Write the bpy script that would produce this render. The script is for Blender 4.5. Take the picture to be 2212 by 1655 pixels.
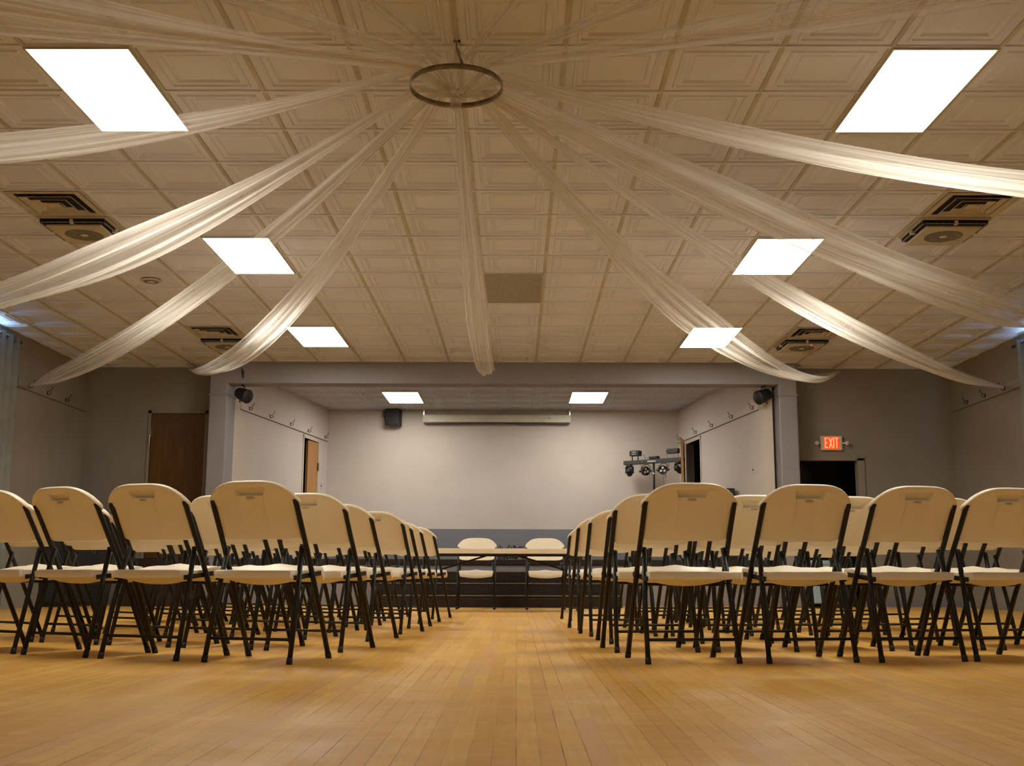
import bpy, bmesh, math, random
from mathutils import Vector, Matrix
random.seed(7)
for o in list(bpy.data.objects): bpy.data.objects.remove(o)
S = bpy.context.scene
COL = S.collection
PI = math.pi

# ------------------------------------------------------------------ camera, world, exposure
CAM_H = 0.445
F_PX, PITCH, YAW, ROLL = 2429.0, math.atan2(412.0, 2429.0), 0.0045, 0.003
cam_d = bpy.data.cameras.new('camera'); cam = bpy.data.objects.new('camera', cam_d); COL.objects.link(cam)
cam_d.sensor_width = 36.0; cam_d.sensor_fit = 'HORIZONTAL'; cam_d.lens = F_PX / 2212 * 36.0
cam_d.clip_start = 0.02; cam_d.clip_end = 200
cam.matrix_world = (Matrix.Translation((0, 0, CAM_H)) @ Matrix.Rotation(YAW, 4, 'Z')
                    @ Matrix.Rotation(PI/2 + PITCH, 4, 'X') @ Matrix.Rotation(ROLL, 4, 'Z'))
S.camera = cam
w = bpy.data.worlds.new('world'); S.world = w; w.use_nodes = True
w.node_tree.nodes['Background'].inputs[0].default_value = (0.01, 0.011, 0.013, 1)
w.node_tree.nodes['Background'].inputs[1].default_value = 0.2
S.view_settings.view_transform = 'Standard'; S.view_settings.look = 'None'
S.view_settings.gamma = 1.0; S.view_settings.use_curve_mapping = False
S.view_settings.exposure = 1.36
PANEL_L = 11.0                       # radiance of the ceiling panels
PANEL_COL = (1.0, 0.95, 0.83, 1)

# ------------------------------------------------------------------ node helpers
def new_mat(name):
    m = bpy.data.materials.new(name); m.use_nodes = True
    nt = m.node_tree; b = nt.nodes['Principled BSDF']
    return m, nt, b
class N:
    def __init__(s, nt): s.nt = nt
    def n(s, t, **k):
        x = s.nt.nodes.new(t)
        for a, v in k.items(): setattr(x, a, v)
        return x
    def l(s, a, b): s.nt.links.new(a, b)
    def val(s, sock, v):
        if hasattr(v, 'is_output') or isinstance(v, bpy.types.NodeSocket): s.l(v, sock)
        else: sock.default_value = v
    def m(s, op, a, b=None, c=None, clamp=False):
        x = s.n('ShaderNodeMath', operation=op, use_clamp=clamp)
        s.val(x.inputs[0], a)
        if b is not None: s.val(x.inputs[1], b)
        if c is not None: s.val(x.inputs[2], c)
        return x.outputs[0]
    def mix(s, f, a, b):
        x = s.n('ShaderNodeMix', data_type='RGBA')
        s.val(x.inputs[0], f); s.val(x.inputs[6], a); s.val(x.inputs[7], b)
        return x.outputs[2]
    def noise(s, vec, scale, detail=3, rough=.55, dim='3D'):
        x = s.n('ShaderNodeTexNoise', noise_dimensions=dim)
        x.inputs['Scale'].default_value = scale; x.inputs['Detail'].default_value = detail
        x.inputs['Roughness'].default_value = rough
        if vec is not None: s.l(vec, x.inputs['Vector'])
        return x.outputs['Fac']
    def ramp(s, f, a, b, lo=0., hi=1.):
        x = s.n('ShaderNodeMapRange'); s.val(x.inputs[0], f)
        for i, v in enumerate((a, b, lo, hi)): x.inputs[1+i].default_value = v
        return x.outputs[0]
def C4(c): return (c[0], c[1], c[2], 1)

def plain(name, col, rough=.5, metal=0., var=.06, scale=6., bump=0., bscale=120., spec=.5, stretch=(1, 1, 1)):
    m, nt, b = new_mat(name); g = N(nt)
    tc = g.n('ShaderNodeTexCoord'); mp = g.n('ShaderNodeMapping'); g.l(tc.outputs['Object'], mp.inputs[0])
    mp.inputs['Scale'].default_value = stretch
    f = g.noise(mp.outputs[0], scale, 4)
    dark = tuple(max(0, c*(1-var*2)) for c in col); lite = tuple(min(1, c*(1+var)) for c in col)
    g.l(g.mix(g.ramp(f, .3, .7), C4(dark), C4(lite)), b.inputs['Base Color'])
    b.inputs['Roughness'].default_value = rough; b.inputs['Metallic'].default_value = metal
    b.inputs['Specular IOR Level'].default_value = spec
    if bump:
        bp = g.n('ShaderNodeBump'); bp.inputs['Strength'].default_value = bump; bp.inputs['Distance'].default_value = .004
        g.l(g.noise(tc.outputs['Object'], bscale, 3), bp.inputs['Height']); g.l(bp.outputs[0], b.inputs['Normal'])
    return m
def emit(name, col, strength):
    m, nt, b = new_mat(name)
    b.inputs['Base Color'].default_value = C4(col); b.inputs['Emission Color'].default_value = C4(col)
    b.inputs['Emission Strength'].default_value = strength
    return m

def floor_mat():
    m, nt, b = new_mat('strip_floor'); g = N(nt)
    tc = g.n('ShaderNodeTexCoord'); sp = g.n('ShaderNodeSeparateXYZ'); g.l(tc.outputs['Object'], sp.inputs[0])
    X, Y = sp.outputs[0], sp.outputs[1]
    r = g.m('DIVIDE', X, .0595); row = g.m('FLOOR', r); fx = g.m('SUBTRACT', r, row)
    wn = g.n('ShaderNodeTexWhiteNoise', noise_dimensions='1D'); g.l(row, wn.inputs['W'])
    y = g.m('DIVIDE', g.m('ADD', Y, g.m('MULTIPLY', wn.outputs['Value'], 7.3)), 1.35); cl = g.m('FLOOR', y); fy = g.m('SUBTRACT', y, cl)
    cv = g.n('ShaderNodeCombineXYZ'); g.l(row, cv.inputs[0]); g.l(cl, cv.inputs[1])
    wb = g.n('ShaderNodeTexWhiteNoise', noise_dimensions='3D'); g.l(cv.outputs[0], wb.inputs['Vector'])
    rnd = wb.outputs['Value']
    mp = g.n('ShaderNodeMapping'); mp.inputs['Scale'].default_value = (60, 2.5, 1); g.l(tc.outputs['Object'], mp.inputs[0])
    grain = g.noise(mp.outputs[0], 1.0, 5, .6)
    blot = g.noise(tc.outputs['Object'], 1.7, 5, .6)
    mp2 = g.n('ShaderNodeMapping'); mp2.inputs['Scale'].default_value = (9, 16, 1); g.l(tc.outputs['Object'], mp2.inputs[0])
    mott = g.noise(mp2.outputs[0], 1.0, 4, .6)
    c = g.mix(rnd, C4((.66, .36, .070)), C4((.80, .50, .13)))
    c = g.mix(g.ramp(grain, .35, .75, 0, .45), c, C4((.50, .25, .045)))
    c = g.mix(g.ramp(mott, .45, .75, 0, .35), c, C4((.84, .56, .18)))
    c = g.mix(g.ramp(blot, .42, .75, 0, .5), c, C4((.54, .28, .055)))
    pink = g.m('GREATER_THAN', rnd, .86)
    c = g.mix(g.m('MULTIPLY', pink, .55), c, C4((.60, .33, .15)))
    # joints between the strips, their depth differing from strip to strip
    jx = g.m('LESS_THAN', g.m('MINIMUM', fx, g.m('SUBTRACT', 1.0, fx)), .028)
    gapn = g.ramp(g.noise(tc.outputs['Object'], 1.3, 2), .38, .62, .15, .95)
    wn2 = g.n('ShaderNodeTexWhiteNoise', noise_dimensions='1D'); g.l(g.m('ROUND', r), wn2.inputs['W'])
    jx = g.m('MULTIPLY', g.m('MULTIPLY', jx, gapn), g.ramp(wn2.outputs['Value'], 0, 1, .25, 1))
    jy = g.m('MULTIPLY', g.m('LESS_THAN', g.m('MINIMUM', fy, g.m('SUBTRACT', 1.0, fy)), .0012), .3)
    j = g.m('MAXIMUM', jx, jy)
    c = g.mix(j, c, C4((.10, .05, .02)))
    g.l(c, b.inputs['Base Color'])
    g.l(g.ramp(g.noise(tc.outputs['Object'], 3.0, 4), .3, .7, .38, .55), b.inputs['Roughness'])
    b.inputs['Specular IOR Level'].default_value = .14
    bp = g.n('ShaderNodeBump'); bp.inputs['Strength'].default_value = .25; bp.inputs['Distance'].default_value = .002
    g.l(g.m('ADD', g.m('MULTIPLY', j, -1.0), g.m('MULTIPLY', mott, .5)), bp.inputs['Height']); g.l(bp.outputs[0], b.inputs['Normal'])
    return m

def wood_mat(name, a, bcol, rough=.4):
    m, nt, b = new_mat(name); g = N(nt)
    tc = g.n('ShaderNodeTexCoord'); mp = g.n('ShaderNodeMapping'); mp.inputs['Scale'].default_value = (14, 14, 1.1)
    g.l(tc.outputs['Object'], mp.inputs[0])
    f = g.noise(mp.outputs[0], 1.6, 6, .65)
    g.l(g.mix(g.ramp(f, .3, .7), C4(a), C4(bcol)), b.inputs['Base Color']); b.inputs['Roughness'].default_value = rough
    return m

def tulle_mat(name, lo, hi):
    m, nt, b = new_mat(name); g = N(nt); nt.nodes.remove(b)
    out = nt.nodes['Material Output']
    uv = g.n('ShaderNodeUVMap'); mp = g.n('ShaderNodeMapping'); mp.inputs['Scale'].default_value = (34, 1.6, 1); g.l(uv.outputs[0], mp.inputs[0])
    oi = g.n('ShaderNodeObjectInfo'); off = g.n('ShaderNodeCombineXYZ'); g.l(g.m('MULTIPLY', oi.outputs['Random'], 50.0), off.inputs[2])
    va = g.n('ShaderNodeVectorMath', operation='ADD'); g.l(mp.outputs[0], va.inputs[0]); g.l(off.outputs[0], va.inputs[1])
    f1 = g.noise(va.outputs[0], 1.0, 5, .62)
    a = g.ramp(f1, .34, .68, lo, hi)
    d = g.n('ShaderNodeBsdfDiffuse'); t = g.n('ShaderNodeBsdfTranslucent'); tr = g.n('ShaderNodeBsdfTransparent')
    col = g.mix(f1, C4((.68, .63, .56)), C4((.88, .84, .78)))
    g.l(col, d.inputs[0]); g.l(col, t.inputs[0])
    mx = g.n('ShaderNodeMixShader'); mx.inputs[0].default_value = .5; g.l(d.outputs[0], mx.inputs[1]); g.l(t.outputs[0], mx.inputs[2])
    m2 = g.n('ShaderNodeMixShader'); g.l(a, m2.inputs[0]); g.l(tr.outputs[0], m2.inputs[1]); g.l(mx.outputs[0], m2.inputs[2])
    g.l(m2.outputs[0], out.inputs[0])
    return m

M = {
 'floor': floor_mat(),
 'ceil': plain('ceiling_tile_paint', (.65, .64, .68), .7, var=.04, scale=1.2, bump=.15, bscale=300),
 'ceilbar': plain('ceiling_grid_paint', (.46, .42, .33), .6, var=.08, scale=4),
 'wall': plain('hall_wall_paint', (.26, .232, .195), .75, var=.04, scale=1.5, bump=.25, bscale=70),
 'swall': plain('stage_wall_paint', (.62, .55, .50), .7, var=.035, scale=1.1, bump=.5, bscale=45),
 'lilac': plain('lilac_grey_paint', (.27, .252, .268), .6, var=.04, scale=2, bump=.2, bscale=60),
 'wains': plain('slate_wainscot_paint', (.205, .205, .24), .6, var=.03, scale=2),
 'white_trim': plain('trim_paint', (.48, .44, .41), .55),
 'carpet': plain('dark_carpet', (.055, .042, .034), .95, var=.35, scale=90, bump=.8, bscale=400, spec=.1),
 'nosing': plain('worn_step_nosing', (.21, .165, .125), .6, var=.2, scale=15),
 'plastic': plain('almond_plastic', (.90, .80, .62), .42, var=.02, scale=4, bump=.12, bscale=260),
 'steel': plain('black_painted_tube', (.012, .0125, .012), .45, var=.2, scale=20, spec=.35),
 'rubber': plain('black_rubber', (.012, .012, .012), .7),
 'black': plain('black_plastic', (.014, .0145, .015), .5, var=.2),
 'dgrey': plain('dark_grey_metal', (.032, .034, .037), .45, var=.2),
 'chrome': plain('bare_metal', (.62, .60, .57), .25, metal=1.),
 'galv': plain('galvanised_hoop', (.33, .29, .22), .4, metal=.85, var=.25, scale=15),
 'table': plain('almond_table_top', (.86, .76, .62), .45, var=.03),
 'wood_dark': wood_mat('dark_varnished_door', (.070, .028, .005), (.150, .066, .012), .35),
 'step_wood': wood_mat('dark_stained_step', (.022, .010, .005), (.045, .019, .008), .6),
 'wood_orange': wood_mat('orange_oak_door', (.40, .185, .055), (.52, .26, .085), .4),
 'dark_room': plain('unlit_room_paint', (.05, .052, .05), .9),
 'beige_plastic': plain('beige_plastic', (.60, .50, .38), .5),
 'ivory': plain('ivory_housing', (.66, .60, .48), .5),
 'grille': plain('grey_grille', (.20, .18, .15), .6, var=.3, scale=60),
 'vent_metal': plain('yellowed_vent_metal', (.50, .42, .29), .55, var=.1),
 'vent_grey': plain('return_grille_paint', (.40, .36, .28), .6, var=.12, scale=30),
 'plate': plain('embossed_maker_mark', (.60, .51, .37), .5),
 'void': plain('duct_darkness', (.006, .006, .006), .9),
 'gap': plain('rail_gap_shade', (.13, .10, .075), .7),
 'blue': plain('pale_blue_plastic', (.36, .52, .60), .5),
 'curtain': plain('blue_grey_curtain', (.25, .27, .27), .85, var=.06, scale=9),
 'lens': plain('frosted_lens', (.75, .74, .68), .15, var=.05),
 'panel': emit('panel_diffuser', PANEL_COL[:3], PANEL_L),
 'panel_rear': emit('rear_panel_diffuser', PANEL_COL[:3], PANEL_L*.7),
 'panel_stage': emit('stage_panel_diffuser', PANEL_COL[:3], PANEL_L*.86),
 'exit_red': emit('exit_face_red', (1.0, .05, .02), .35),
 'exit_letter': emit('exit_letter_orange', (1.0, .24, .07), .62),
 'daylight': emit('daylit_window', (.42, .68, 1.0), 3.5),
 'led_red': emit('red_status_light', (1.0, .06, .03), 4.0),
 'tulle': tulle_mat('sheer_tulle', .24, .64),
 'tulle_thin': tulle_mat('sheer_tulle_thin', .10, .42),
}

# ------------------------------------------------------------------ mesh helpers
def obj(name, bm, mat, parent=None, smooth=False, loc=None):
    me = bpy.data.meshes.new(name); bmesh.ops.recalc_face_normals(bm, faces=bm.faces[:]); bm.to_mesh(me); bm.free()
    for mm in (mat if isinstance(mat, (list, tuple)) else [mat]): me.materials.append(M[mm])
    if smooth:
        for p in me.polygons: p.use_smooth = True
    o = bpy.data.objects.new(name, me); COL.objects.link(o)
    if parent: o.parent = parent
    if loc is not None: o.location = loc
    return o
def tag(o, label=None, cat=None, group=None, kind=None):
    if label: o['label'] = label
    if cat: o['category'] = cat
    if group: o['group'] = group
    if kind: o['kind'] = kind
    return o
def thing(name, label, cat, loc=(0, 0, 0), rz=0, group=None):
    o = bpy.data.objects.new(name, None); COL.objects.link(o); o.location = loc; o.rotation_euler = (0, 0, rz); o.empty_display_size = .1
    return tag(o, label, cat, group)
def struct(name, bm, mat, label, cat, parent=None, smooth=False):
    o = obj(name, bm, mat, parent, smooth)
    if not parent: tag(o, label, cat, kind='structure')
    return o
def dup(root, loc, rz=None, label=None, group=None):
    r = root.copy(); COL.objects.link(r); r.location = loc
    if rz is not None: r.rotation_euler = (0, 0, rz)
    if label: r['label'] = label
    if group: r['group'] = group
    for ch in list(root.children):
        c = ch.copy(); COL.objects.link(c); c.parent = r
        for g in list(ch.children):
            d = g.copy(); COL.objects.link(d); d.parent = c
    return r
def B(): return bmesh.new()
def box(bm, x0, x1, y0, y1, z0, z1, mi=0, bev=0., mat=None):
    vs = [bm.verts.new((x, y, z)) for x in (x0, x1) for y in (y0, y1) for z in (z0, z1)]
    fs = [(0, 1, 3, 2), (4, 6, 7, 5), (0, 4, 5, 1), (2, 3, 7, 6), (0, 2, 6, 4), (1, 5, 7, 3)]
    faces = [bm.faces.new([vs[i] for i in f]) for f in fs]
    for f in faces: f.material_index = mi
    if bev:
        es = list({e for f in faces for e in f.edges})
        r = bmesh.ops.bevel(bm, geom=es, offset=bev, segments=2, affect='EDGES', profile=.5)
        vs = list({v for f in r['faces'] for v in f.verts} | {v for v in vs if v.is_valid})
        for f in r['faces']: f.material_index = mi
    if mat is not None: bmesh.ops.transform(bm, matrix=mat, verts=[v for v in vs if v.is_valid])
    return bm
def quad(bm, a, b, c, d, mi=0):
    f = bm.faces.new([bm.verts.new(p) for p in (a, b, c, d)]); f.material_index = mi; return f
def tube(bm, pts, r, seg=10, cap=True, mi=0, flat=1.0):
    pts = [Vector(p) for p in pts]; rings = []
    rr = r if isinstance(r, (list, tuple)) else [r]*len(pts)
    up = None
    for i, p in enumerate(pts):
        t = (pts[min(i+1, len(pts)-1)] - pts[max(i-1, 0)]).normalized()
        if up is None:
            up = Vector((1, 0, 0)) if abs(t.x) < .8 else Vector((0, 0, 1))
        up = (up - t*up.dot(t)).normalized(); v = t.cross(up)
        rings.append([bm.verts.new(p + (up*math.cos(a)*flat + v*math.sin(a))*rr[i]) for a in [2*PI*k/seg for k in range(seg)]])
    for a, b in zip(rings, rings[1:]):
        for k in range(seg):
            f = bm.faces.new((a[k], a[(k+1) % seg], b[(k+1) % seg], b[k])); f.material_index = mi; f.smooth = True
    if cap:
        for ring in (rings[0], rings[-1]):
            f = bm.faces.new(ring); f.material_index = mi
    return bm
def lathe(bm, prof, center=(0, 0, 0), axis='Z', seg=24, mi=0, mat=None):
    rings = []; c = Vector(center)
    for r, h in prof:
        ring = []
        for k in range(seg):
            a = 2*PI*k/seg; p = Vector((r*math.cos(a), r*math.sin(a), h))
            if axis == 'Y': p = Vector((p.x, p.z, p.y))
            if axis == 'X': p = Vector((p.z, p.x, p.y))
            if mat is not None: p = mat @ p
            ring.append(bm.verts.new(c + p))
        rings.append(ring)
    for a, b in zip(rings, rings[1:]):
        for k in range(seg):
            f = bm.faces.new((a[k], a[(k+1) % seg], b[(k+1) % seg], b[k])); f.material_index = mi; f.smooth = True
    for ring, (r, h) in ((rings[0], prof[0]), (rings[-1], prof[-1])):
        if r > 1e-5 and prof[0] != prof[-1]:
            f = bm.faces.new(ring); f.material_index = mi
    return bm
def shell(bm, top, bot, mi=0, sharp=False):
    """closed skin over two grids (lists of rows of points)"""
    T = [[bm.verts.new(p) for p in r] for r in top]; Bm = [[bm.verts.new(p) for p in r] for r in bot]
    n, m = len(T), len(T[0])
    def q(*v):
        f = bm.faces.new(v); f.smooth = True; f.material_index = mi
    for i in range(n-1):
        for j in range(m-1):
            q(T[i][j], T[i][j+1], T[i+1][j+1], T[i+1][j]); q(Bm[i][j], Bm[i+1][j], Bm[i+1][j+1], Bm[i][j+1])
    for i in range(n-1):
        q(T[i][0], T[i+1][0], Bm[i+1][0], Bm[i][0]); q(T[i][m-1], Bm[i][m-1], Bm[i+1][m-1], T[i+1][m-1])
    for j in range(m-1):
        q(T[0][j], Bm[0][j], Bm[0][j+1], T[0][j+1]); q(T[n-1][j], T[n-1][j+1], Bm[n-1][j+1], Bm[n-1][j])
    if sharp:                                      # crisp lower rim and upright corners
        bs = {v for r in Bm for v in r}
        rim = set(Bm[0]) | set(Bm[n-1]) | {r[0] for r in Bm} | {r[m-1] for r in Bm}
        for e in bm.edges:
            a, b = e.verts
            if a in rim and b in rim: e.smooth = False
        for i, j in ((0, 0), (0, m-1)):
            e = bm.edges.get((T[i][j], Bm[i][j]))
            if e: e.smooth = False
    return bm
def wall_panel(bm, A, Bp, z0, z1, thick, holes=(), mi=0):
    """upright wall from plan point A to B; holes are (s0, s1, z0, z1) along it; it thickens away (to the left of A->B)"""
    A = Vector((A[0], A[1], 0)); D = Vector((Bp[0], Bp[1], 0)) - A; L = D.length; d = D/L; n = Vector((-d.y, d.x, 0))
    ss = sorted({0, L, *[h[0] for h in holes], *[h[1] for h in holes]}); zz = sorted({z0, z1, *[h[2] for h in holes], *[h[3] for h in holes]})
    mt = Matrix(((d.x, n.x, 0, A.x), (d.y, n.y, 0, A.y), (0, 0, 1, 0), (0, 0, 0, 1)))
    for a, b in zip(ss, ss[1:]):
        for c, e in zip(zz, zz[1:]):
            if any(h[0] <= a+1e-6 and b <= h[1]+1e-6 and h[2] <= c+1e-6 and e <= h[3]+1e-6 for h in holes): continue
            box(bm, a, b, 0, thick, c, e, mi, mat=mt)
    return mt
def ss(a, b, x):
    t = min(1, max(0, (x-a)/(b-a))); return t*t*(3-2*t)

# ------------------------------------------------------------------ the room
CZ = 3.395                                    # ceiling height
XL, XR, YB, Y0 = -6.25, 6.28, 16.1, -6.0      # hall walls
SZ = 0.64                                     # stage floor height
struct('floor', box(B(), XL-.1, XR+.1, Y0-.1, YB, -.1, 0), 'floor', 'amber strip wood floor of the hall', 'floor')

def tile_grid(bm, xs, ys, z, skip=lambda x, y: False):
    prof = [(.0, .0), (.014, .0), (.0145, .010), (.060, .010), (.067, .0), (.079, .0), (.086, .010), (.116, .010), (.128, .024), (.142, .024), (.15, .017)]
    for x0, x1 in zip(xs, xs[1:]):
        for y0, y1 in zip(ys, ys[1:]):
            if skip((x0+x1)/2, (y0+y1)/2): continue
            prev = None
            for k, (o, h) in enumerate(prof):
                oo = min(o, (x1-x0)/2-.004, (y1-y0)/2-.004)
                ring = [bm.verts.new(p) for p in ((x0+oo, y0+oo, z+h), (x1-oo, y0+oo, z+h), (x1-oo, y1-oo, z+h), (x0+oo, y1-oo, z+h))]
                if prev:
                    for a in range(4):
                        f = bm.faces.new((prev[a], prev[(a+1) % 4], ring[(a+1) % 4], ring[a]))
                        if k <= 2 and a in (1, 3): f.material_index = 1
                prev = ring
            bm.faces.new(prev)
    box(bm, xs[0], xs[-1], ys[0], ys[-1], z+.03, z+.08)
GX, GY, TX, TY = -.345, 5.98, .6175, .61
xs = [XL-.1] + [GX+TX*k for k in range(-9, 11)] + [XR+.1]
ys = [Y0-.1] + [GY+TY*k for k in range(-19, 17)] + [YB]
bm = B(); tile_grid(bm, xs, ys, CZ)
struct('ceiling', bm, ['ceil', 'ceilbar'], 'cream coffered tile ceiling of the hall', 'ceiling')
bm = B(); tile_grid(bm, [-4.4 + .6*k for k in range(0, 15)], [15.95 + .61*k for k in range(0, 9)], CZ)
struct('ceiling_stage', bm, ['ceil', 'ceil'], 'coffered tile ceiling over the stage', 'ceiling')

WH = CZ + .1
DR = (4.05, 4.90, 2.072)     # doorway under the exit sign
DL = (-5.285, -4.50, SZ, 2.72)   # brown door
bm = B(); wall_panel(bm, (-4.2, YB), (XL-.1, YB), 0, WH, -.12, [(-4.2-DL[1], -4.2-DL[0], DL[2], DL[3])])
struct('wall_back_left', bm, 'wall', 'grey end wall holding the brown door', 'wall')
bm = B(); wall_panel(bm, (3.8, YB), (XR+.1, YB), 0, WH, .12, [(DR[0]-3.8, DR[1]-3.8, 0, DR[2])])
struct('wall_back_right', bm, 'wall', 'grey end wall holding the dark doorway under the exit sign', 'wall')
WIN = (10.2, 13.25, 1.0, 3.36)
bm = B(); wall_panel(bm, (XL, Y0), (XL, YB), 0, WH, .12, [(WIN[0]-Y0, WIN[1]-Y0, WIN[2], WIN[3])])
struct('wall_left', bm, 'wall', 'grey side wall with the window behind a curtain', 'wall')
bm = B(); wall_panel(bm, (XR, Y0), (XR, YB), 0, WH, -.12, [(WIN[0]+.1-Y0, WIN[1]+.35-Y0, WIN[2], WIN[3])])
struct('wall_right', bm, 'wall', 'grey side wall opposite, with a curtained window', 'wall')
struct('wall_rear', box(B(), XL-.1, XR+.1, Y0-.2, Y0, 0, WH), 'wall', 'grey wall behind the camera', 'wall')
for nm, x0, x1, y in (('baseboard_back_left', XL, DL[0]-.1, YB-.012), ('baseboard_back_right', DR[1]+.08, XR, YB-.012)):
    struct(nm, box(B(), x0, x1, y, y+.014, 0, .1), 'wains', 'dark baseboard along the end wall', 'baseboard')

# stage shell
SL0, SL1, SR0, SR1 = (-4.12, 15.9), (-3.455, 20.4), (3.53, 15.9), (2.95, 20.4)
def on_left(y): return SL0[0] + (SL1[0]-SL0[0])*(y-SL0[1])/(SL1[1]-SL0[1])
def on_right(y): return SR0[0] + (SR1[0]-SR0[0])*(y-SR0[1])/(SR1[1]-SR0[1])
aL = math.atan2(SL1[0]-SL0[0], 4.5); aR = math.atan2(SR1[0]-SR0[0], 4.5)
kL, kR = 1/math.cos(aL), 1/math.cos(aR)
LD = (19.12, 19.88, 2.735); RD = (19.06, 19.86, 2.72)     # stage door openings (y0, y1, top)
bm = B(); mtL = wall_panel(bm, SL0, SL1, SZ, WH, .12, [((LD[0]-15.9)*kL, (LD[1]-15.9)*kL, SZ, LD[2])])
struct('wall_stage_left', bm, 'swall', 'pale side wall of the stage with the ajar orange door', 'wall')
bm = B(); mtR = wall_panel(bm, SR0, SR1, SZ, WH, -.12, [((RD[0]-15.9)*kR, (RD[1]-15.9)*kR, SZ, RD[2])])
struct('wall_stage_right', bm, 'swall', 'pale side wall of the stage with the open dark doorway', 'wall')
struct('wall_stage_back', box(B(), -3.7, 3.2, 20.4, 20.52, SZ, WH), 'swall', 'pale plaster wall at the back of the stage', 'wall')
bm = B(); box(bm, on_left(20.4)-.02, on_right(20.4)+.02, 20.385, 20.402, SZ, 1.235)
for k in range(9): box(bm, -3.4+k*.8, -3.394+k*.8, 20.3835, 20.39, SZ, 1.22)
struct('wall_stage_wainscot', bm, 'wains', 'slate panelling along the foot of the stage back wall', 'wainscot')
bm = B(); box(bm, -4.35, 3.96, 16.12, 20.45, SZ-.1, SZ)
struct('floor_stage', bm, 'carpet', 'dark carpeted stage floor', 'floor')
bm = B(); box(bm, -4.35, 3.96, 16.1, 16.14, 0, SZ-.075)
struct('wall_stage_front', bm, 'lilac', 'lilac grey front face of the stage', 'wall')
bm = B(); box(bm, -4.1, 3.7, 16.075, 16.13, SZ-.078, SZ+.004, bev=.012)
struct('trim_1', bm, 'carpet', 'carpeted edge of the stage', 'trim')
# columns and beam framing the stage
def column(name, x0, x1, label):
    bm = B(); box(bm, x0, x1, 15.68, 16.12, 0, CZ, bev=.02)
    o = struct(name, bm, 'lilac', label, 'column')
    bm = B(); box(bm, x0-.012, x1+.012, 15.665, 16.13, 2.925, 2.945, bev=.006)
    obj('column_band', bm, 'lilac', o)
    return o
column('column_left', -4.35, -4.085, 'lilac grey column beside the brown door')
column('column_right', 3.69, 3.955, 'lilac grey column beside the exit doorway')
bm = B(); box(bm, -4.2, -4.12, 16.1, 16.3, SZ, CZ); struct('wall_return_left', bm, 'swall', 'narrow beige return behind the column beside the brown door', 'wall')
bm = B(); box(bm, 3.54, 3.80, 16.1, 16.2, SZ, CZ); struct('wall_return_right', bm, 'swall', 'narrow beige return behind the column beside the exit doorway', 'wall')
bm = B(); box(bm, -4.1, 3.7, 15.68, 15.98, 3.093, CZ, bev=.01)
box(bm, -4.1, 3.7, 15.655, 15.70, 3.385, 3.40)
struct('beam', bm, 'lilac', 'lilac grey beam across the stage opening', 'beam')

# carpeted steps
st = thing('stage_steps', 'dark carpeted steps rising to the stage behind the table', 'steps', (-.25, 15.25, 0))
st['kind'] = 'structure'
for k in range(3):
    bm = B(); box(bm, -1.66, 1.66, .28*k, .85, .159*k, .159*(k+1), bev=.008); obj('step', bm, 'carpet', st)
    bm = B(); box(bm, -1.66, 1.66, .28*k-.008, .28*k+.03, .159*(k+1)-.012, .159*(k+1)+.004); obj('step_nosing', bm, 'nosing', st)

# brown door with steps under it
d1 = thing('door_1', 'dark brown varnished door raised above the hall floor', 'door', (-4.9, YB, SZ)); d1['kind'] = 'structure'
bm = B(); box(bm, -.38, .388, .012, .055, .012, 2.075); obj('door_leaf', bm, 'wood_dark', d1)
bm = B()
box(bm, -.425, -.385, -.015, .1, 0, 2.12); box(bm, .398, .438, -.015, .1, 0, 2.12); box(bm, -.425, .438, -.015, .1, 2.08, 2.12); obj('door_frame', bm, 'wall', d1)
bm = B(); lathe(bm, [(.008, 0), (.012, .03), (.028, .04), (.03, .06), (.016, .075)], (.32, .012, .93), 'Y', 16, mat=Matrix.Scale(-1, 4, (0, 0, 1))); obj('door_knob', bm, 'chrome', d1, True)
for z in (1.8, .25):
    bm = B(); box(bm, -.398, -.372, -.006, .014, z-.05, z+.05); obj('hinge', bm, 'chrome', d1)
bm = B(); box(bm, -.402, -.386, -.03, -.012, 1.6, 1.76, bev=.004); obj('door_bracket', bm, 'chrome', d1)
for k in range(4):
    bm = B(); box(bm, -5.32, -4.42, 15.25+.21*k, 16.09, .16*k, .16*(k+1), bev=.006)
    if k == 0: ds = thing('door_steps', 'brown wooden steps up to the raised door', 'steps', (0, 0, 0)); ds['kind'] = 'structure'
    obj('step', bm, 'step_wood', ds)

# exit doorway: frame and an unlit room behind it
d2 = thing('door_2', 'open dark doorway under the lit exit sign', 'doorway', (4.475, YB, 0)); d2['kind'] = 'structure'
bm = B(); box(bm, .405, .50, -.018, .13, 0, 2.09); box(bm, -.46, .50, -.018, .13, 2.06, 2.115); box(bm, -.5, -.425, -.018, .13, 0, 2.09); obj('door_frame', bm, 'wall', d2)
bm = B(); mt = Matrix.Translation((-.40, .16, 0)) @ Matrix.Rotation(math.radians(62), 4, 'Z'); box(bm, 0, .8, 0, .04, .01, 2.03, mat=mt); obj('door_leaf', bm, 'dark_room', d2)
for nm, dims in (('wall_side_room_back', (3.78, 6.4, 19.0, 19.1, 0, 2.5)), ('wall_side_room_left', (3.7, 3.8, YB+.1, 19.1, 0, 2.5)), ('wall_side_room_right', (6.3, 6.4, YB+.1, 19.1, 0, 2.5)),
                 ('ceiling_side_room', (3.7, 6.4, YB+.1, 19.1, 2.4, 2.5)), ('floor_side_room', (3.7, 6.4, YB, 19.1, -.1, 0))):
    struct(nm, box(B(), *dims), 'dark_room', 'unlit room beyond the exit doorway', 'room')

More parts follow.
